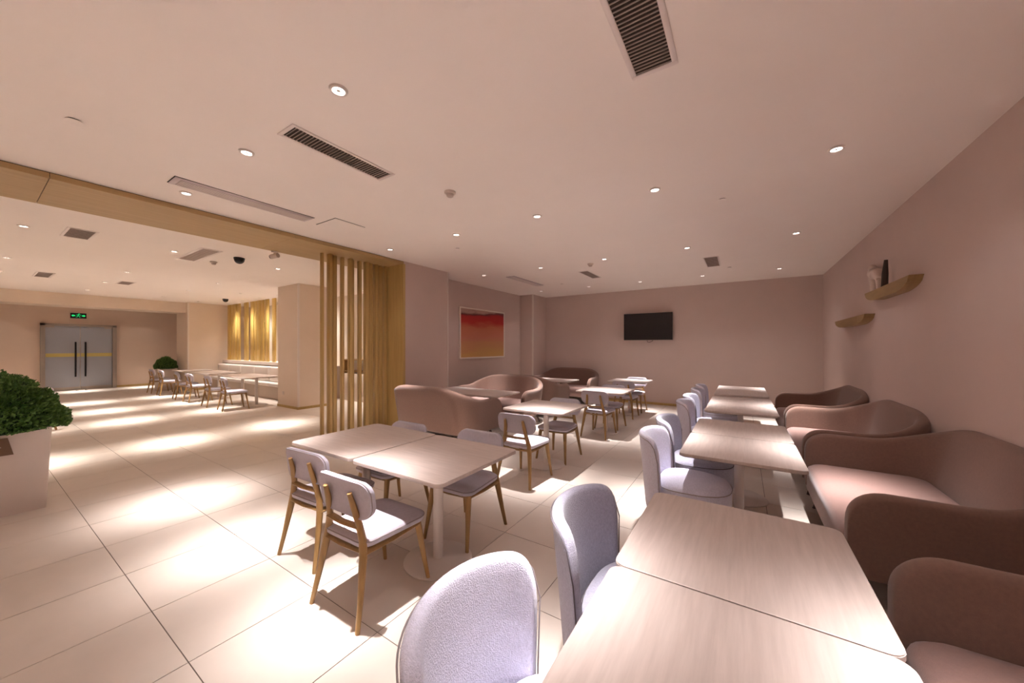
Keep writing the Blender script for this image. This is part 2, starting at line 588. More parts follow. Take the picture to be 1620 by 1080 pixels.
for k, x in enumerate((-14.9, -13.7, -12.5, -11.3, -10.3)):
    put(niche_proto, k == 0, (x, 5.02, H), 0, f'small downlight in front of the hall slats, {ordn[k]} from the far corner', 'downlights along the hall slats')
for k, x in enumerate((-14.6, -13.2, -11.8, -10.4)):
    put(niche_proto, False, (x, 5.85, H), 0, f'small downlight behind the hall slats, {ordn[k]} from the far corner', 'downlights behind the slats')
for k, x in enumerate((-8.5, -7.6, -6.7)):
    put(niche_proto, False, (x, 5.85, H), 0, f'small downlight over the display shelf behind the slat screen, {ordn[k]} from the column', 'downlights behind the slats')
# three more wash the door wall beyond the low beam
for k, y in enumerate((0.6, 2.2, 3.75)):
    put(hall_proto, False, (-18.6, y, H), 0, f'round downlight before the glass door, {ordn[k]} from the planter side', 'downlights by the glass door')


def grille(name, label, x0, x1, y0, y1, n, frame=0.028, dark='grille_dark', slat='grille', along='x', z=H):
    """recess plate, frame and one blade per louvre; blades run along `along`"""
    cx, cy = (x0 + x1) / 2, (y0 + y1) / 2
    g = thing(name, label, 'air vent', (cx, cy, z))
    hx, hy = (x1 - x0) / 2, (y1 - y0) / 2
    boxobj('duct_plate', -hx, hx, -hy, hy, -0.003, -0.0005, dark, g)
    boxobj('frame_rail', -hx - frame, hx + frame, hy, hy + frame, -0.007, -0.0003, 'vent_frame', g, 0.002, 1)
    boxobj('frame_rail', -hx - frame, hx + frame, -hy - frame, -hy, -0.007, -0.0003, 'vent_frame', g, 0.002, 1)
    boxobj('frame_rail', -hx - frame, -hx, -hy, hy, -0.007, -0.0003, 'vent_frame', g, 0.002, 1)
    boxobj('frame_rail', hx, hx + frame, -hy, hy, -0.007, -0.0003, 'vent_frame', g, 0.002, 1)
    me = None
    for k in range(n):
        t = (k + 0.5) / n
        if me is None:
            if along == 'x':
                b = boxobj('louvre', -hx, hx, -0.0014, 0.0014, -0.009, -0.003, slat, g)
            else:
                b = boxobj('louvre', -0.0014, 0.0014, -hy, hy, -0.009, -0.003, slat, g)
            me = b.data
        else:
            b = bpy.data.objects.new('louvre', me)
            link(b, g)
        b.location = (0, -hy + 2 * hy * t, 0) if along == 'x' else (-hx + 2 * hx * t, 0, 0)
    return g


grille('ceiling_vent', 'dark slatted ceiling vent above the two centre tables, left of the camera', -2.725, -2.565, 1.24, 2.03, 33)
grille('ceiling_vent', 'large dark slatted ceiling vent at the top edge of the picture', -0.49, -0.31, 1.22, 2.03, 34)
grille('ceiling_vent', 'small grey ceiling vent near the television wall, right of the television', -0.54, -0.35, 6.83, 7.63, 12, 0.02, 'grille_grey')
grille('ceiling_vent', 'narrow grey ceiling vent near the television wall, left of the television', -2.75, -2.58, 6.75, 7.53, 12, 0.02, 'grille_grey')
grille('hall_vent', 'nearest square grey vent in the hall ceiling beside the golden beam', -7.70, -7.12, 0.76, 0.97, 8, 0.03, 'grille_grey', along='y')
grille('hall_vent', 'far left grey vent in the hall ceiling', -12.65, -11.85, 0.86, 1.04, 8, 0.03, 'grille_grey', along='y')
grille('hall_vent', 'grey vent in the hall ceiling before the low beam, next to a downlight', -12.5, -11.95, 2.03, 2.22, 8, 0.03, 'grille_grey', along='y')
grille('hall_vent', 'long grey vent in the hall ceiling near the camera domes', -8.05, -6.92, 2.02, 2.22, 16, 0.04, 'grille', along='y')


def diffuser(label, x0, x1, y0, y1, n):
    d = thing('linear_air_diffuser', label, 'air vent', ((x0 + x1) / 2, (y0 + y1) / 2, H))
    hx, hy = (x1 - x0) / 2, (y1 - y0) / 2
    boxobj('shadow_gap', -hx - 0.006, hx + 0.006, -hy - 0.006, hy + 0.006, -0.002, -0.0003, 'black_gap', d)
    boxobj('frame', -hx, hx, -hy, hy, -0.010, -0.001, 'diffuser', d, 0.003, 1)
    pl = boxobj('perforated_plate', -hx + 0.03, hx - 0.03, -hy + 0.04, hy - 0.04, -0.014, -0.009, 'diffuser', d)
    for k in range(n):
        x = -hx + 0.03 + (k + 0.5) * (2 * hx - 0.06) / n
        boxobj('rib', x - 0.004, x + 0.004, -hy + 0.04, hy - 0.04, -0.019, -0.013, 'white_metal', pl)
    return d


diffuser('long pale linear air diffuser beside the golden beam', -4.40, -4.19, 1.03, 2.24, 6)
diffuser('long pale linear air diffuser above the red painting', -4.28, -4.08, 6.4, 7.73, 6)
ap = thing('access_panel', 'flush white access panel in the ceiling beyond the long diffuser', 'ceiling panel', (-4.19, 2.57, H))
boxobj('shadow_gap', -0.206, 0.206, -0.196, 0.196, -0.0025, -0.0003, 'black_gap', ap)
boxobj('hatch', -0.2, 0.2, -0.19, 0.19, -0.006, -0.001, 'ceiling', ap)


def smoke(label, x, y, s=1.0, z=H):
    t = thing('smoke_detector', label, 'detector', (x, y, z))
    bm = bmesh.new()
    lathe(bm, [(0.055 * s, -0.0003), (0.055 * s, -0.014 * s), (0.046 * s, -0.022 * s), (0.002, -0.0225 * s)], 24)
    shade(obj('base', bm, 'plastic', t))
    bm = bmesh.new()
    lathe(bm, [(0.036 * s, -0.021 * s), (0.032 * s, -0.045 * s), (0.022 * s, -0.052 * s), (0.002, -0.053 * s)], 20)
    shade(obj('sensing_head', bm, 'grille', t))


smoke('round smoke detector in the middle of the dining room ceiling', -2.38, 2.58)
smoke('round smoke detector near the narrow vent by the television wall', -2.31, 6.2)
smoke('round smoke detector in the hall ceiling by the dome camera', -7.86, 2.44)


def sprinkler(label, x, y, z=H):
    t = thing('sprinkler_cover', label, 'sprinkler', (x, y, z))
    bm = bmesh.new()
    lathe(bm, [(0.03, -0.0003), (0.03, -0.008), (0.002, -0.0085)], 20)
    shade(obj('neck', bm, 'grille_grey', t))
    bm = bmesh.new()
    lathe(bm, [(0.041, -0.008), (0.042, -0.011), (0.038, -0.012), (0.002, -0.0122)], 24)
    shade(obj('cover_plate', bm, 'ceiling', t))


sprinkler('flat round sprinkler cover in the ceiling over the sofa tables', -0.17, 4.21)
sprinkler('flat round sprinkler cover in the ceiling at the upper left, before the golden beam', -3.72, 0.41)
sprinkler('flat round sprinkler cover near the television wall above the far booth', -3.63, 7.83)
sprinkler('flat round sprinkler cover right of the small grey vent', -0.20, 7.9)
sprinkler('flat round sprinkler cover above the near booth sofa', -3.66, 4.13)
sprinkler('flat round sprinkler cover in the hall ceiling above the bench', -11.9, 4.3)
sprinkler('flat round sprinkler cover in the hall ceiling by the far pilaster', -15.2, 4.3)


def dome(label, x, y, z, m='black_metal', r=0.075):
    t = thing('dome_camera', label, 'camera', (x, y, z))
    bm = bmesh.new()
    lathe(bm, [(r * 1.05, -0.0003), (r * 1.05, -0.02), (r * 0.9, -0.024), (0.002, -0.0242)], 24)
    shade(obj('mount_ring', bm, m, t))
    bm = bmesh.new()
    lathe(bm, [(r * math.cos(a), -0.022 - r * 1.05 * math.sin(a)) for a in [PI / 2 * k / 7 for k in range(7)]] + [(0.002, -0.022 - r * 1.05)], 24)
    shade(obj('dome', bm, 'tv_black', t))


dome('black dome camera hanging from the hall ceiling beside the golden beam', -7.16, 2.57, H)
dome('small black dome camera in front of the hall slats', -13.7, 4.55, H)
bc = thing('bullet_camera', 'white bullet camera with dark lens under the golden beam', 'camera', (-6.0, 2.61, 2.95), math.radians(200))
bm = bmesh.new()
lathe(bm, [(0.045, -0.0003), (0.045, -0.012), (0.015, -0.02), (0.013, -0.05)], 20)
shade(obj('bracket', bm, 'plastic', bc))
bm = bmesh.new()
tube(bm, [(-0.06, 0, -0.06), (0.06, 0, -0.075)], [0.036, 0.036], 16)
shade(obj('body', bm, 'plastic', bc))
bm = bmesh.new()
tube(bm, [(0.058, 0, -0.0747), (0.075, 0, -0.077)], [0.034, 0.030], 16)
shade(obj('lens_face', bm, 'tv_black', bc))


# ------------------------------------------------------------------ golden slat screen at the opening
scr = thing('slat_screen', 'golden oak slat screen standing at the end of the opening', 'screen', (-5.47, 3.6, 0))
for k, (y, dx, wd, dp) in enumerate(((3.045, 0.0, .035, .06), (3.155, 0.02, .05, .09), (3.255, -0.03, .065, .07), (3.375, 0.0, .04, .07), (3.50, 0.03, .055, .08),
                                     (3.575, -0.04, .05, .06), (3.69, 0.0, .045, .07), (3.80, 0.03, .07, .08), (3.90, -0.02, .06, .09), (4.0, 0.02, .05, .07), (4.105, -0.02, .055, .08), (4.18, 0.04, .04, .06))):
    b = boxobj('slat', -dp / 2, dp / 2, -wd / 2, wd / 2, 0, 2.948, 'brass_wood', scr, 0.003, 1)
    b.location = (dx, y - 3.6, 0.001)

# display shelf glimpsed through the gaps of the screen
ds = thing('display_shelf', 'lit display shelf seen through the slat screen', 'shelf', (-8.3, 6.18, 0))
boxobj('cabinet_base', -1.2, 2.2, -0.32, 0, 0, 0.75, 'column', ds, 0.005, 1)
for zz in (0.80, 1.12):
    boxobj('shelf_board', -1.2, 2.2, -0.3, 0, zz, zz + 0.03, 'oak', ds, 0.003, 1)
for xx in (-1.2, 0.5, 2.17):
    boxobj('upright', xx, xx + 0.03, -0.3, 0, 0.75, 1.12, 'oak', ds)
vz = thing('flower_vase', 'dark twig arrangement in a stoneware vase on the display shelf', 'vase', (-8.25, 6.02, 1.15))
bm = bmesh.new()
lathe(bm, [(0.04, 0), (0.075, 0.05), (0.06, 0.13), (0.03, 0.18), (0.035, 0.2)], 20)
shade(obj('body', bm, 'vase', vz))
random.seed(5)
for k in range(6):
    a = random.uniform(0, 2 * PI)
    top = Vector((0.18 * math.cos(a), 0.10 * math.sin(a), random.uniform(0.38, 0.62)))
    bm = bmesh.new()
    mid = Vector((0.05 * math.cos(a), 0.03 * math.sin(a), 0.33))
    tube(bm, [(0, 0, 0.15), mid, top], [0.004, 0.003, 0.002], 5)
    tw = obj('twig', bm, 'stem', vz)
    for q in range(3):
        p = mid.lerp(top, 0.3 + 0.33 * q)
        bm = bmesh.new()
        bmesh.ops.create_icosphere(bm, subdivisions=1, radius=0.02)
        bmesh.ops.scale(bm, vec=(1.2, 0.5, 0.7), verts=bm.verts[:])
        obj('leaf', bm, 'leaf_core', tw, loc=p)

# ------------------------------------------------------------------ hall: bench, slats, shelf
bench = thing('banquette', 'white upholstered banquette built in along the hall slats', 'bench', (-12.8, 4.85, 0))
boxobj('plinth', -2.95, 2.9, -0.02, 0.38, 0, 0.36, 'bench_base', bench)
for k in range(4):
    x0 = -2.95 + k * 1.465
    boxobj('seat_cushion', x0 + 0.006, x0 + 1.455, -0.06, 0.38, 0.36, 0.46, 'bench_white', bench, 0.03, 3)
for k in range(6):
    x0 = -2.95 + k * 0.975
    boxobj('back_cushion', x0 + 0.02, x0 + 0.955, 0.14, 0.30, 0.46, 0.90, 'bench_white', bench, 0.055, 4)
led = boxobj('window_ledge', -15.8, -9.85, 5.16, 5.62, 0.93, 1.02, 'white_trim')
tag(led, 'white window ledge behind the banquette under the golden slats', 'ledge')
boxobj('ledge_front', -15.8, -9.85, 5.24, 6.2, 0.0, 0.93, 'bench_base', led)
hs = thing('hall_slat_screen', 'row of tall golden slats above the banquette in the hall', 'screen', (-12.8, 5.3, 1.02))


def xat(u, y=5.3):
    a = (u - 810) / 564
    return y * (-0.5424 + a * 0.8401) / (0.8401 + a * 0.5424)


gr = [(353.6, 358.6, 1), (361, 380.4, 4), (387, 393.6, 1), (397, 418.0, 4), (420.2, 426.4, 1), (431.4, 437, 1)]
for u0, u1, n in gr:
    for k in range(n):
        xa = xat(u0 + (u1 - u0) * k / n)
        xb = xat(u0 + (u1 - u0) * (k + 1) / n)
        b = boxobj('slat', -(xb - xa) / 2 + 0.004, (xb - xa) / 2 - 0.004, -0.012, 0.012, 0, 1.978, 'slat_hall', hs, 0.003, 1)
        b.location = ((xa + xb) / 2 + 12.8, 0.006 * ((k % 2) * 2 - 1), 0.001)
for k, (xa, xb) in enumerate(((-15.5, -14.75), (-11.7, -10.6))):
    wn = boxobj(f'window_{k + 1}', xa, xb, 6.17, 6.2, 1.05, 2.35, 'window_dark')
    tag(wn, kind='structure')
    for (a0, a1, b0, b1) in ((xa - .05, xa, 1.0, 2.4), (xb, xb + .05, 1.0, 2.4), (xa, xb, 2.35, 2.4), (xa, xb, 1.0, 1.05)):
        boxobj('window_frame', a0, a1, 6.15, 6.2, b0, b1, 'dark_wood', wn)
fv = copy_tree(vz)
fv.location = (-13.25, 5.47, 1.02)
fv['label'] = 'dark twig arrangement on the window ledge between the hall slats'


# ------------------------------------------------------------------ furniture prototypes
def make_table(height, hx=0.4, hy=0.4, name='pedestal_table'):
    r = thing(name, 'x', 'table')
    bm = bmesh.new()
    slab(bm, rrect(hx, hy, 0.045, 5), [(0.004, height - 0.004), (0.0, height - 0.006), (0.0, height - 0.022), (0.004, height - 0.024)])
    # top face on top
    top = obj('tabletop', bm, 'table', r)
    bm = bmesh.new()
    slab(bm, rrect(hx - 0.0012, hy - 0.0012, 0.044, 5), [(0.0, height - 0.005), (0.0, height - 0.0012), (0.0024, height)])
    obj('laminate_face', bm, 'table', top)
    bm = bmesh.new()
    slab(bm, rrect(hx - 0.004, hy - 0.004, 0.043, 5), [(0.006, height - 0.028), (0.0, height - 0.0245), (0.0, height - 0.0235)])
    obj('edge_band', bm, 'table_edge', top)
    bm = bmesh.new()
    slab(bm, rrect(0.17, 0.17, 0.03, 4), [(0.01, height - 0.036), (0.0, height - 0.030), (0.0, height - 0.027)])
    obj('mounting_plate', bm, 'white_metal', r)
    bm = bmesh.new()
    lathe(bm, [(0.034, 0.010), (0.034, height - 0.10), (0.040, height - 0.06), (0.062, height - 0.034), (0.062, height - 0.030)], 24)
    shade(obj('post', bm, 'white_metal', r))
    bm = bmesh.new()
    lathe(bm, [(0.232, 0.0), (0.236, 0.004), (0.236, 0.009), (0.228, 0.014), (0.05, 0.019), (0.036, 0.024), (0.01, 0.024)], 48)
    shade(obj('base_disc', bm, 'white_metal', r))
    return r


def make_wood_chair():
    """faces +Y; the rear legs rise into posts that carry a curved padded backrest"""
    r = thing('dining_chair', 'x', 'chair')
    for s in (-1, 1):
        bm = bmesh.new()
        tube(bm, [(s * .215, -.255, 0), (s * .198, -.225, .15), (s * .172, -.19, .36), (s * .158, -.182, .44), (s * .135, -.19, .53), (s * .118, -.212, .63), (s * .112, -.232, .705)],
             [.0145, .0185, .0255, .026, .0225, .020, .0155], 10, 0.8, (0, 1, 0))
        shade(obj('leg', bm, 'oak', r))
        bm = bmesh.new()
        tube(bm, [(s * .21, .262, 0), (s * .195, .235, .16), (s * .178, .205, .36), (s * .172, .195, .405)], [.0135, .0175, .0245, .0255], 10, 0.85, (0, 1, 0))
        shade(obj('leg', bm, 'oak', r))
        bm = bmesh.new()
        tube(bm, [(s * .165, -.19, .375), (s * .172, 0, .372), (s * .176, .205, .385)], [.031, .027, .027], 8, 0.45, (0, 0, 1))
        shade(obj('side_rail', bm, 'oak', r))
    bm = bmesh.new()
    tube(bm, [(-.17, .20, .385), (0, .208, .380), (.17, .20, .385)], [.021, .02, .021], 8, 0.5, (0, 0, 1))
    shade(obj('front_rail', bm, 'oak', r))
    bm = bmesh.new()
    tube(bm, [(-.165, -.185, .385), (0, -.192, .38), (.165, -.185, .385)], [.022, .021, .022], 8, 0.5, (0, 0, 1))
    shade(obj('rear_rail', bm, 'oak', r))
    bm = bmesh.new()
    tube(bm, [(-.138, -.188, .512), (0, -.196, .508), (.138, -.188, .512)], [.023, .021, .023], 8, 0.6, (0, 0, 1))
    shade(obj('cross_rail', bm, 'oak', r))
    # seat: rounded trapezoid pad
    plan = []
    for x, y in rrect(.225, .225, .07, 6):
        k = (y + .225) / .45
        plan.append((x * (0.86 + 0.14 * k), y + 0.022 + 0.018 * (1 - (x / .225) ** 2) * (1 if y > 0 else 0)))
    bm = bmesh.new()
    slab(bm, plan, [(.03, .398), (.008, .402), (0, .412), (0, .430), (.006, .442), (.022, .451), (.07, .456), (.13, .457)])
    st = shade(obj('seat', bm, 'chair_fab', r), 60)
    bm = bmesh.new()
    cxm = sum(p[0] for p in plan) / len(plan)
    closed_tube(bm, [(x, y, .432) for x, y in plan], .0032)
    shade(obj('piping', bm, 'piping_lt', st))
    # backrest: curved pad
    bm = bmesh.new()
    pl = rrect(.235, .105, .075, 7)

    def bend(x, z, off):
        return (x, -.222 + off + 0.85 * x * x - 0.12 * (z - .67), z)
    rings = []
    for off, sc_ in ((-.012, .93), (-.016, .985), (-.008, 1.0), (.010, 1.0), (.020, .985), (.024, .93), (.026, .75)):
        rings.append([bend(x * sc_, .664 + z * sc_, off) for x, z in pl])
    loft(bm, rings)
    bk = shade(obj('backrest', bm, 'chair_fab', r), 60)
    bm = bmesh.new()
    closed_tube(bm, [bend(x, .664 + z, -.008) for x, z in pl], .0032)
    shade(obj('piping', bm, 'piping_lt', bk))
    return r


def shell(bm, stations):
    """stations: (x, y, nx, ny, h, lean, thick, z0): a padded wall swept along a plan curve"""
    rings = []
    for x, y, nx, ny, h, lean, th, z0 in stations:
        hh = h - z0
        rt = min(th * 0.5, hh * 0.45)

        def P(o, z):
            return (x + nx * o, y + ny * o, z)

        def L(z):
            return lean * (max(0, z - z0) / max(h - z0, 0.05)) ** 1.2
        R = [P(-th * 0.95, z0), P(-0.012, z0), P(0, z0 + 0.02)]
        for q in (0.25, 0.5, 0.75):
            z = z0 + (hh - rt) * q
            R.append(P(L(z), z))
        for k in range(7):
            a = PI * k / 6
            z = h - rt + rt * math.sin(a)
            R.append(P(L(h - rt) - th / 2 + th / 2 * math.cos(a), z))
        for q in (0.7, 0.45, 0.2):
            z = z0 + (hh - rt) * q
            R.append(P(L(z) - th * (1.0 + 0.18 * (0.7 - q)), z))
        rings.append(R)
    loft(bm, rings)


def u_path(hw, hd, rc, n_side=9, n_c=9, n_back=9, power=None):
    """right front -> right rear corner -> back -> left front, with outward normals"""
    pts = []
    for k in range(n_side):
        t = (k / (n_side - 1)) ** 1.6
        pts.append((hw, hd - (2 * hd - rc) * t, 1, 0))
    for k in range(1, n_c):
        a = PI / 2 * k / n_c
        pts.append((hw - rc + rc * math.cos(a), -hd + rc - rc * math.sin(a), math.cos(a), -math.sin(a)))
    for k in range(n_back):
        t = k / (n_back - 1)
        pts.append((hw - rc - (2 * hw - 2 * rc) * t, -hd, 0, -1))
    half = [p for p in pts if p[0] > 1e-6 or (abs(p[0]) <= 1e-6 and False)]
    full = half + [(0, -hd, 0, -1)] + [(-x, y, -nx, ny) for x, y, nx, ny in half[::-1]]
    return full


def make_sofa(W=1.65, D=0.86):
    r = thing('sofa', 'x', 'sofa')
    hw, hd = W / 2, D / 2
    st = []
    path = u_path(hw, hd, 0.30, 14, 10, 9)
    rc = 0.30
    for x, y, nx, ny in path:
        d = hd - y                      # distance from the front
        if y >= -hd + rc - 1e-6:
            p = d - 0.46
        elif abs(ny) < 0.9999:
            p = (2 * hd - rc - 0.46) + rc * math.asin(min(1, -ny))
        else:
            p = (2 * hd - rc - 0.46) + rc * PI / 2 + (hw - rc - abs(x))
        rise = sstep(p / 0.70)
        h = 0.69 + 0.205 * rise
        if d < 0.16:
            q = 1 - d / 0.16
            h -= 0.16 * (1 - math.sqrt(max(0, 1 - q * q)))
        lean = 0.03 + 0.10 * rise
        th = 0.085 + 0.03 * rise
        st.append((x, y, nx, ny, h, lean, th, 0.185))
    bm = bmesh.new()
    shell(bm, st)
    sh_ = obj('back_and_arms', bm, 'sofa', r, smooth=True)
    md = sh_.modifiers.new('subsurf', 'SUBSURF')
    md.levels = md.render_levels = 1
    # seat cushion filling the shell
    plan = []
    for x, y in rrect(hw - 0.075, hd - 0.045, 0.12, 6):
        plan.append((x, y + 0.035 + (0.03 * (1 - (x / hw) ** 2) if y > 0 else 0)))
    bm = bmesh.new()
    slab(bm, plan, [(.02, .19), (.0, .205), (0, .37), (.008, .398), (.03, .418), (.08, .430), (.18, .436), (.30, .438)])
    sc_ = shade(obj('seat_cushion', bm, 'sofa_seat', r), 60)
    bm = bmesh.new()
    slab(bm, rrect(hw - 0.06, hd - 0.05, 0.2, 6), [(0.0, .165), (0.0, .195)])
    obj('base_frame', bm, 'dark_wood', r)
    for sx in (-1, 1):
        for sy in (-1, 1):
            bm = bmesh.new()
            tube(bm, [(sx * (hw - .10), sy * (hd - .06), 0), (sx * (hw - .16), sy * (hd - .12), .18)], [.014, .024], 10)
            shade(obj('leg', bm, 'dark_wood', r))
    return r


def make_tub_chair(fab, pip):
    """faces +Y; curved upholstered back wrapped round a D-shaped seat"""
    r = thing('upholstered_chair', 'x', 'chair')
    st = []
    edge = []
    N = 26
    for k in range(N + 1):
        t = -1 + 2 * k / N
        a = t * math.radians(78)
        x = 0.262 * math.sin(a) / math.sin(math.radians(78))
        y = -0.10 - 0.20 * math.cos(a) * 1.0
        nx, ny = math.sin(a), -math.cos(a)
        h = 0.79 - 0.03 * t * t
        e = (1 - abs(t)) / 0.28
        if e < 1:
            h -= 0.14 * (1 - math.sqrt(max(0, 1 - (1 - e) ** 2)))
        st.append((x, y, nx, ny, h, 0.055, 0.055, 0.14))
        edge.append((x + nx * 0.055, y + ny * 0.055, h - 0.026))
    bm = bmesh.new()
    shell(bm, st)
    bk = obj('backrest', bm, fab, r, smooth=True)
    md = bk.modifiers.new('subsurf', 'SUBSURF')
    md.levels = md.render_levels = 1
    bm = bmesh.new()
    e0, e1 = edge[0], edge[-1]
    s0, s1 = st[0], st[-1]

    def side(q):
        return [(q[0] + q[2] * .055 * ((z - .14) / (q[4] - .14)) ** 1.2, q[1] + q[3] * .055 * ((z - .14) / (q[4] - .14)) ** 1.2, z) for z in (.2, .3, .4, .5, .57)]
    pts = side(s0) + edge + side(s1)[::-1]
    tube(bm, pts, 0.0028, 6)
    shade(obj('piping', bm, pip, bk))
    plan = []
    for k in range(40):
        a = 2 * PI * k / 40
        cx_, sy_ = math.cos(a), math.sin(a)
        e = 0.78
        x = 0.268 * math.copysign(abs(cx_) ** e, cx_)
        y = (0.335 if sy_ > 0 else 0.20) * math.copysign(abs(sy_) ** e, sy_)
        plan.append((x, y))
    bm = bmesh.new()
    slab(bm, plan, [(.03, .14), (.008, .15), (0, .19), (0, .37), (.006, .395), (.02, .415), (.06, .430), (.13, .437), (.19, .438)])
    se = shade(obj('seat', bm, fab, r), 60)
    bm = bmesh.new()
    closed_tube(bm, [(x * 1.004, y * 1.004, .385) for x, y in plan], .0032)
    shade(obj('piping', bm, pip, se))
    for sx in (-1, 1):
        for y, yy in ((-.17, -.20), (.20, .235)):
            bm = bmesh.new()
            tube(bm, [(sx * .19, yy, 0), (sx * .165, y, .15)], [.012, .021], 10)
            shade(obj('leg', bm, 'oak', r))
    return r


# ------------------------------------------------------------------ dining room layout
BH = 0.68          # booth tables
TH = 0.74          # tables with wooden chairs
booth = make_table(BH, 0.393, 0.398)
BX = -0.02
rows = [(0.945, 'nearest pale ash table beside the near sofa, at the bottom edge of the picture'),
        (1.745, 'pale ash table joined to the nearest one, beside the near sofa'),
        (3.41, 'near table of the second joined pair along the sofa wall'),
        (4.212, 'far table of the second joined pair along the sofa wall'),
        (5.60, 'near table of the third joined pair along the sofa wall'),
        (6.402, 'far table of the third joined pair along the sofa wall'),
        (7.50, 'near table of the farthest joined pair along the sofa wall'),
        (8.302, 'far table of the farthest joined pair, in the corner by the television wall')]
for k, (y, lab) in enumerate(rows):
    put(booth, k == 0, (BX, y, 0), 0, lab, 'tables along the sofa wall')
for lab, x, y in (('pale table in the near booth on the painting side, next to the aisle', -3.765, 5.12),
                  ('pale table in the near booth on the painting side, against the wall', -4.562, 5.12),
                  ('pale table in the far booth by the corner, next to the aisle', -3.79, 7.97),
                  ('pale table in the far booth by the corner, against the wall', -4.588, 7.97)):
    put(booth, False, (x, y, 0), PI / 2, lab, 'tables in the sofa booths')

tabc = make_table(TH, 0.408, 0.41)
for k, (x, y, lab) in enumerate(((-1.80, 1.83, 'pale square table of the centre pair, with the post nearest the camera'),
                                 (-2.632, 1.84, 'pale square table of the centre pair, on the slat screen side'),
                                 (-2.10, 4.06, 'single pale square table in the middle aisle, first beyond the centre pair'),
                                 (-2.02, 6.18, 'single pale square table in the middle aisle, second beyond the centre pair'),
                                 (-2.11, 8.14, 'single pale square table in the middle aisle, under the television'))):
    put(tabc, k == 0, (x, y, 0), PI / 2, lab, 'tables with wooden chairs')

wch = make_wood_chair()
chairs = [((-2.605, 1.515, 0), 0.05, 'oak dining chair on the camera side of the slat-screen table of the centre pair'),
          ((-1.905, 1.375, 0), 0.02, 'oak dining chair nearest the camera, at the near table of the centre pair'),
          ((-1.885, 2.24, 0), PI + 0.03, 'oak dining chair on the far side of the centre pair, nearer the tub chairs'),
          ((-2.67, 2.14, 0), PI, 'oak dining chair on the far side of the centre pair, nearer the slat screen'),
          ((-2.075, 3.48, 0), 0.0, 'oak dining chair with its back to the camera at the first single aisle table'),
          ((-2.09, 4.42, 0), PI, 'oak dining chair on the far side of the first single aisle table'),
          ((-2.04, 5.87, 0), -0.04, 'oak dining chair with its back to the camera at the second single aisle table'),
          ((-2.06, 6.57, 0), PI, 'oak dining chair on the far side of the second single aisle table'),
          ((-2.10, 7.75, 0), 0.0, 'oak dining chair with its back to the camera at the table under the television'),
          ((-2.11, 8.57, 0), PI, 'oak dining chair facing the camera at the table under the television')]
for k, (p, a, lab) in enumerate(chairs):
    put(wch, k == 0, p, a, lab, 'oak dining chairs in the dining room')

tub_p = make_tub_chair('lilac_pale', 'piping_lt')
tub_d = make_tub_chair('lilac_dark', 'piping')
fp = fd = True
for k, (y, rot, dark, lab) in enumerate(((0.83, 0.05, 0, 'pale lilac tub chair nearest the camera, cut by the bottom edge'),
                                         (1.60, 0.0, 1, 'darker lilac grey tub chair, second from the camera'),
                                         (3.25, 0.0, 0, 'pale lilac tub chair at the near end of the second table pair'),
                                         (3.96, 0.0, 1, 'darker lilac grey tub chair at the far end of the second table pair'),
                                         (5.29, 0.0, 0, 'pale lilac tub chair at the near end of the third table pair'),
                                         (5.96, 0.0, 1, 'darker lilac grey tub chair at the far end of the third table pair'),
                                         (6.93, 0.0, 0, 'pale lilac tub chair at the near end of the farthest table pair'),
                                         (7.62, 0.0, 0, 'pale lilac tub chair at the far end of the farthest table pair'))):
    if dark:
        put(tub_d, fd, (-0.40, y, 0), -PI / 2 + rot, lab, 'tub chairs along the sofa-wall tables')
        fd = False
    else:
        put(tub_p, fp, (-0.445 if k == 0 else -0.40, y, 0), -PI / 2 + rot, lab, 'tub chairs along the sofa-wall tables')
        fp = False

sofa = make_sofa()
SX = 0.93
for k, (p, a, lab) in enumerate((((SX, 1.23, 0), PI / 2, 'brown curved sofa nearest the camera, at the bottom right corner'),
                                 ((SX, 3.575, 0), PI / 2, 'large brown curved sofa at the second table pair on the sofa wall'),
                                 ((SX, 5.375, 0), PI / 2, 'brown curved sofa at the third table pair on the sofa wall'),
                                 ((SX, 7.225, 0), PI / 2, 'farthest brown curved sofa on the sofa wall, by the corner'),
                                 ((-4.13, 4.36, 0), 0, 'brown sofa seen from behind, beside the golden reveal'),
                                 ((-4.13, 5.93, 0), PI, 'brown sofa under the red painting, facing the camera'),
                                 ((-4.13, 7.07, 0), 0, 'brown sofa standing back to back behind the sofa under the painting'),
                                 ((-4.10, 9.12, 0), PI, 'brown sofa against the television wall in the corner'))):
    put(sofa, k == 0, p, a, lab, 'brown curved sofas')

# ------------------------------------------------------------------ hall furniture
for k, (x, lab) in enumerate(((-10.42, 'first'), (-11.24, 'second'), (-12.85, 'third'), (-13.67, 'fourth'), (-15.0, 'fifth'))):
    t = copy_tree(tabc)
    t.location = (x, 4.11, 0)
    tag(t, f'pale hall table along the banquette, {lab} from the square column', None, 'hall tables')
for k, (x, lab) in enumerate(((-10.23, 'first'), (-11.24, 'second'), (-12.58, 'third'), (-13.53, 'fourth'), (-15.02, 'fifth'), (-16.0, 'sixth'))):
    c = copy_tree(wch)
    c.location = (x, 3.55, 0)
    c.rotation_euler = (0, 0, -0.1 + 0.06 * (k % 3))
    tag(c, f'oak hall chair facing the banquette, {lab} from the square column', None, 'hall chairs')
c = copy_tree(wch)
c.location = (-10.45, 0.62, 0)
c.rotation_euler = (0, 0, 2.2)
tag(c, 'oak hall chair half hidden behind the boxwood planter', None, 'hall chairs')


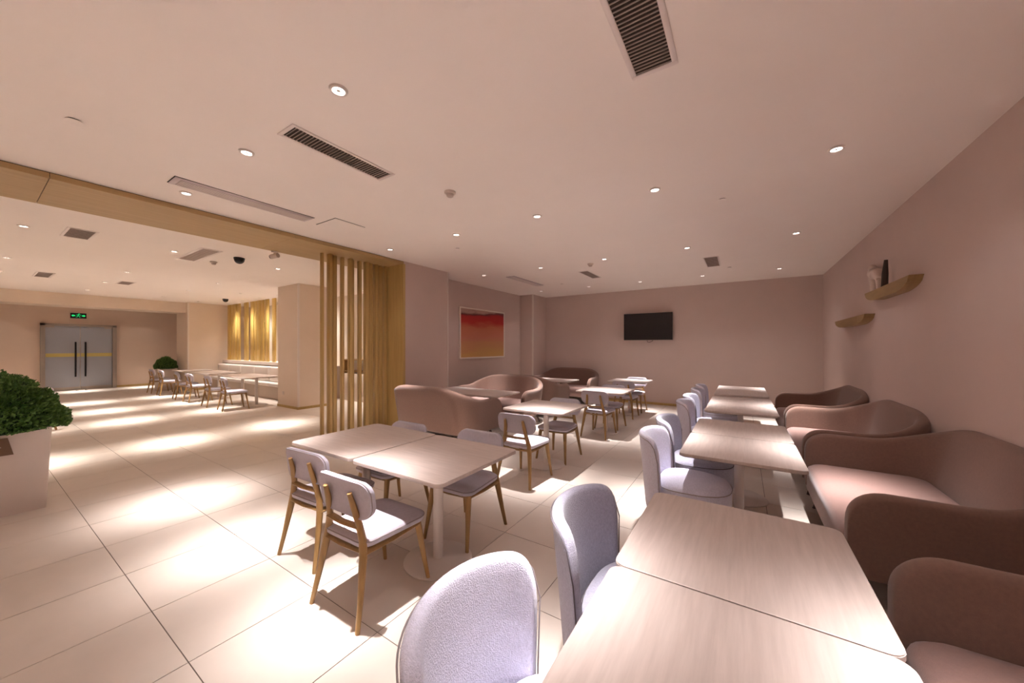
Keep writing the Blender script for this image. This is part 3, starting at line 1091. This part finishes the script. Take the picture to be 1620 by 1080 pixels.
# ------------------------------------------------------------------ planters and boxwood
def make_planter(label):
    p = thing('planter', label, 'planter')
    bm = bmesh.new()
    A = rrect(0.255, 0.40, 0.012, 2)
    B = rrect(0.285, 0.43, 0.012, 2)
    C = rrect(0.262, 0.407, 0.010, 2)
    rings = [[(x, y, 0.0) for x, y in A], [(x, y, 0.75) for x, y in B], [(x, y, 0.75) for x, y in C], [(x, y, 0.66) for x, y in C]]
    loft(bm, rings)
    shade(obj('tub', bm, 'planter', p), 30)
    boxobj('soil', -0.26, 0.26, -0.405, 0.405, 0.64, 0.68, 'soil', p)
    return p


def make_bush(label, nleaf, seed, rx=0.44, ry=0.56, rz=0.45):
    b = thing('boxwood_shrub', label, 'shrub')
    random.seed(seed)
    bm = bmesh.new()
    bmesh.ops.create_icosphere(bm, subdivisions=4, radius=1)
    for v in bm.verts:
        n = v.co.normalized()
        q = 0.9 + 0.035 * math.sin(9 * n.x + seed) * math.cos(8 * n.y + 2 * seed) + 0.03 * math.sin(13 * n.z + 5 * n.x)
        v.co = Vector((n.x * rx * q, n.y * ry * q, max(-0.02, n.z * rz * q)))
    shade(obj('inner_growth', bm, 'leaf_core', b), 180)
    verts, faces = [], []
    for k in range(nleaf):
        z = random.uniform(-0.03, 1)
        a = random.uniform(0, 2 * PI)
        s = math.sqrt(max(0, 1 - z * z))
        n = Vector((s * math.cos(a), s * math.sin(a), z))
        q = 0.9 + 0.05 * math.sin(9 * n.x + seed) * math.cos(8 * n.y + 2 * seed) + 0.05 * math.sin(13 * n.z + 5 * n.x) + random.uniform(-0.03, 0.10)
        c = Vector((n.x * rx * q, n.y * ry * q, n.z * rz * q))
        d = (n + Vector((random.uniform(-.9, .9), random.uniform(-.9, .9), random.uniform(-.3, 1.1)))).normalized()
        sd = d.cross(Vector((random.uniform(-1, 1), random.uniform(-1, 1), random.uniform(-1, 1)))).normalized()
        up = sd.cross(d)
        L = random.uniform(0.020, 0.040)
        wd = L * 0.36
        i = len(verts)
        verts += [c - d * L * .5, c + sd * wd + up * L * .10, c + d * L * .6, c - sd * wd + up * L * .10]
        faces += [(i, i + 1, i + 2), (i, i + 2, i + 3)]
    me = bpy.data.meshes.new('foliage')
    me.from_pydata([tuple(v) for v in verts], [], faces)
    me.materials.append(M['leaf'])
    fo = bpy.data.objects.new('foliage', me)
    fo['kind'] = 'stuff'
    link(fo, b)
    bm = bmesh.new()
    tube(bm, [(0, 0, -0.12), (0.01, 0, 0.2)], [.03, .02], 8)
    shade(obj('stem', bm, 'stem', b))
    return b


pl = make_planter('white tapered planter box at the left edge of the picture')
pl.location = (-5.72, 0.04, 0)
pl['group'] = 'white planter boxes'
bp = thing('shadow_plate', 'small brown plate standing in for a shadow on the near white planter', 'plate', (-5.438, -0.05, 0.5))  # board and screws made up in place of a shadow cast on the planter
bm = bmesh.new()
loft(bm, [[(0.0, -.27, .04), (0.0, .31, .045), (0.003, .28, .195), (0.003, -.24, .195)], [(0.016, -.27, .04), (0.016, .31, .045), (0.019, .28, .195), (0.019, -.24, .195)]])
obj('board', bm, 'shadow_brown', bp)  # added board standing in for the shadow
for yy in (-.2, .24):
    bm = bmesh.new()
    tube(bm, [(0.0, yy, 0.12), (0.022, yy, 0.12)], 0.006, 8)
    obj('shadow_plate_screw', bm, 'grey_metal', bp)
b1 = make_bush('round clipped boxwood in the nearest white planter', 15000, 3)
b1.location = (-5.72, 0.04, 0.755)
b1['group'] = 'clipped boxwood shrubs'
b2 = make_bush('round clipped boxwood behind the nearest one, at the left edge', 7000, 8)
b2.location = (-8.6, 0.12, 0.74)
b2['group'] = 'clipped boxwood shrubs'
p2 = copy_tree(pl)
p2.location = (-8.6, 0.12, 0)
p2['label'] = 'white tapered planter box hidden behind the nearest planter'
b3 = copy_tree(b2)
b3.scale = (0.66, 0.54, 0.88)
b3.location = (-16.72, 3.86, 0.755)
b3['label'] = 'far round boxwood beyond the hall tables by the pilaster'
p3 = copy_tree(pl)
p3.location = (-16.72, 3.86, 0)
p3.scale = (0.66, 0.60, 1)
p3['label'] = 'white planter box behind the hall tables by the pilaster'

# ------------------------------------------------------------------ television, painting, wall shelves
tv = thing('television', 'black flat television mounted on the back wall', 'television', (-2.06, YB - 0.002, 1.665))
boxobj('wall_bracket', -0.25, 0.25, -0.05, 0, 0.2, 0.5, 'black_metal', tv)
boxobj('casing', -0.60, 0.60, -0.11, -0.05, 0, 0.70, 'tv_bezel', tv, 0.006)
boxobj('screen', -0.587, 0.587, -0.1125, -0.11, 0.018, 0.688, 'tv_black', tv)
boxobj('lower_trim', -0.59, 0.59, -0.113, -0.108, -0.004, 0.006, 'grey_metal', tv)
bm = bmesh.new()
tube(bm, [(-0.01, -0.08, 0.0), (0.0, -0.07, -0.05), (0.05, -0.06, -0.055), (0.12, -0.05, -0.02), (0.14, -0.05, 0.02)], 0.006, 6)
shade(obj('cable', bm, 'black_metal', tv))

pa = thing('framed_painting', 'abstract red and ochre painting in a thin pale frame', 'painting', (-5.5, 7.17, 1.21))
hw = 0.92
for a in ((-hw, hw, 0, 0.035), (-hw, hw, 1.185, 1.22)):
    boxobj('frame_rail', 0, 0.04, a[0], a[1], a[2], a[3], 'pale_frame', pa, 0.003, 1)
for a in (-hw, hw - 0.035):
    boxobj('frame_rail', 0, 0.04, a, a + 0.035, 0.035, 1.185, 'pale_frame', pa, 0.003, 1)
boxobj('canvas', 0.004, 0.028, -hw + 0.035, hw - 0.035, 0.035, 1.185, 'painting', pa)


def wall_shelf(label, y0, y1, z, h, dep=0.10):
    s = thing('wall_shelf', label, 'shelf', (XR, (y0 + y1) / 2, z))
    L = (y1 - y0) / 2
    prof = [(-L, h)]
    for k in range(1, 32):
        t = k / 32
        y = -L + 2 * L * t
        e = min(t, 1 - t)
        q = min(1, e / 0.30)
        prof.append((y, h * (1 - math.sqrt(max(0, 1 - (1 - q) ** 2)))))
    prof.append((L, h))
    bm = bmesh.new()
    loft(bm, [[(-dep, y, zz) for y, zz in prof], [(0, y, zz) for y, zz in prof]])
    obj('board', bm, 'shelf_wood', s)
    boxobj('mounting_rail', -0.02, 0.0, -L * 0.6, L * 0.6, h - 0.002, h + 0.02, 'shelf_wood', s)
    return s


wall_shelf('upper boat-shaped golden wood shelf on the sofa wall, carrying an ornament', 4.85, 6.3, 2.055, 0.12)
wall_shelf('lower boat-shaped golden wood shelf on the sofa wall, near the corner', 6.3, 8.05, 1.80, 0.12)
fg = thing('ornament', 'small white sculpted animal ornament on the upper wall shelf', 'ornament', (XR - 0.06, 6.0, 2.176))
bm = bmesh.new()
tube(bm, [(0, .10, 0.0), (0, .10, .08), (0, .085, .16), (0, .06, .20)], [.028, .034, .05, .045], 10)
shade(obj('front_leg', bm, 'figurine', fg))
bm = bmesh.new()
tube(bm, [(0, .11, .20), (0, .03, .21), (0, -.07, .19), (0, -.13, .12)], [.05, .075, .07, .03], 12)
shade(obj('body', bm, 'figurine', fg))
bm = bmesh.new()
tube(bm, [(0, .09, .23), (0, .14, .29), (0, .20, .26)], [.045, .045, .02], 10)
shade(obj('head', bm, 'figurine', fg))
bm = bmesh.new()
tube(bm, [(0, -.10, .0), (0, -.11, .07), (0, -.09, .15)], [.022, .028, .035], 10)
shade(obj('hind_leg', bm, 'figurine', fg))
fd_ = thing('ornament_slab', 'slim dark upright ornament beside the white one on the upper shelf', 'ornament', (XR - 0.06, 5.70, 2.176), 0)
bm = bmesh.new()
tube(bm, [(0, 0, 0), (0, -.02, .15), (0, -.05, .30)], [.03, .028, .016], 8, 0.6)
shade(obj('stele', bm, 'figurine_dark', fd_))
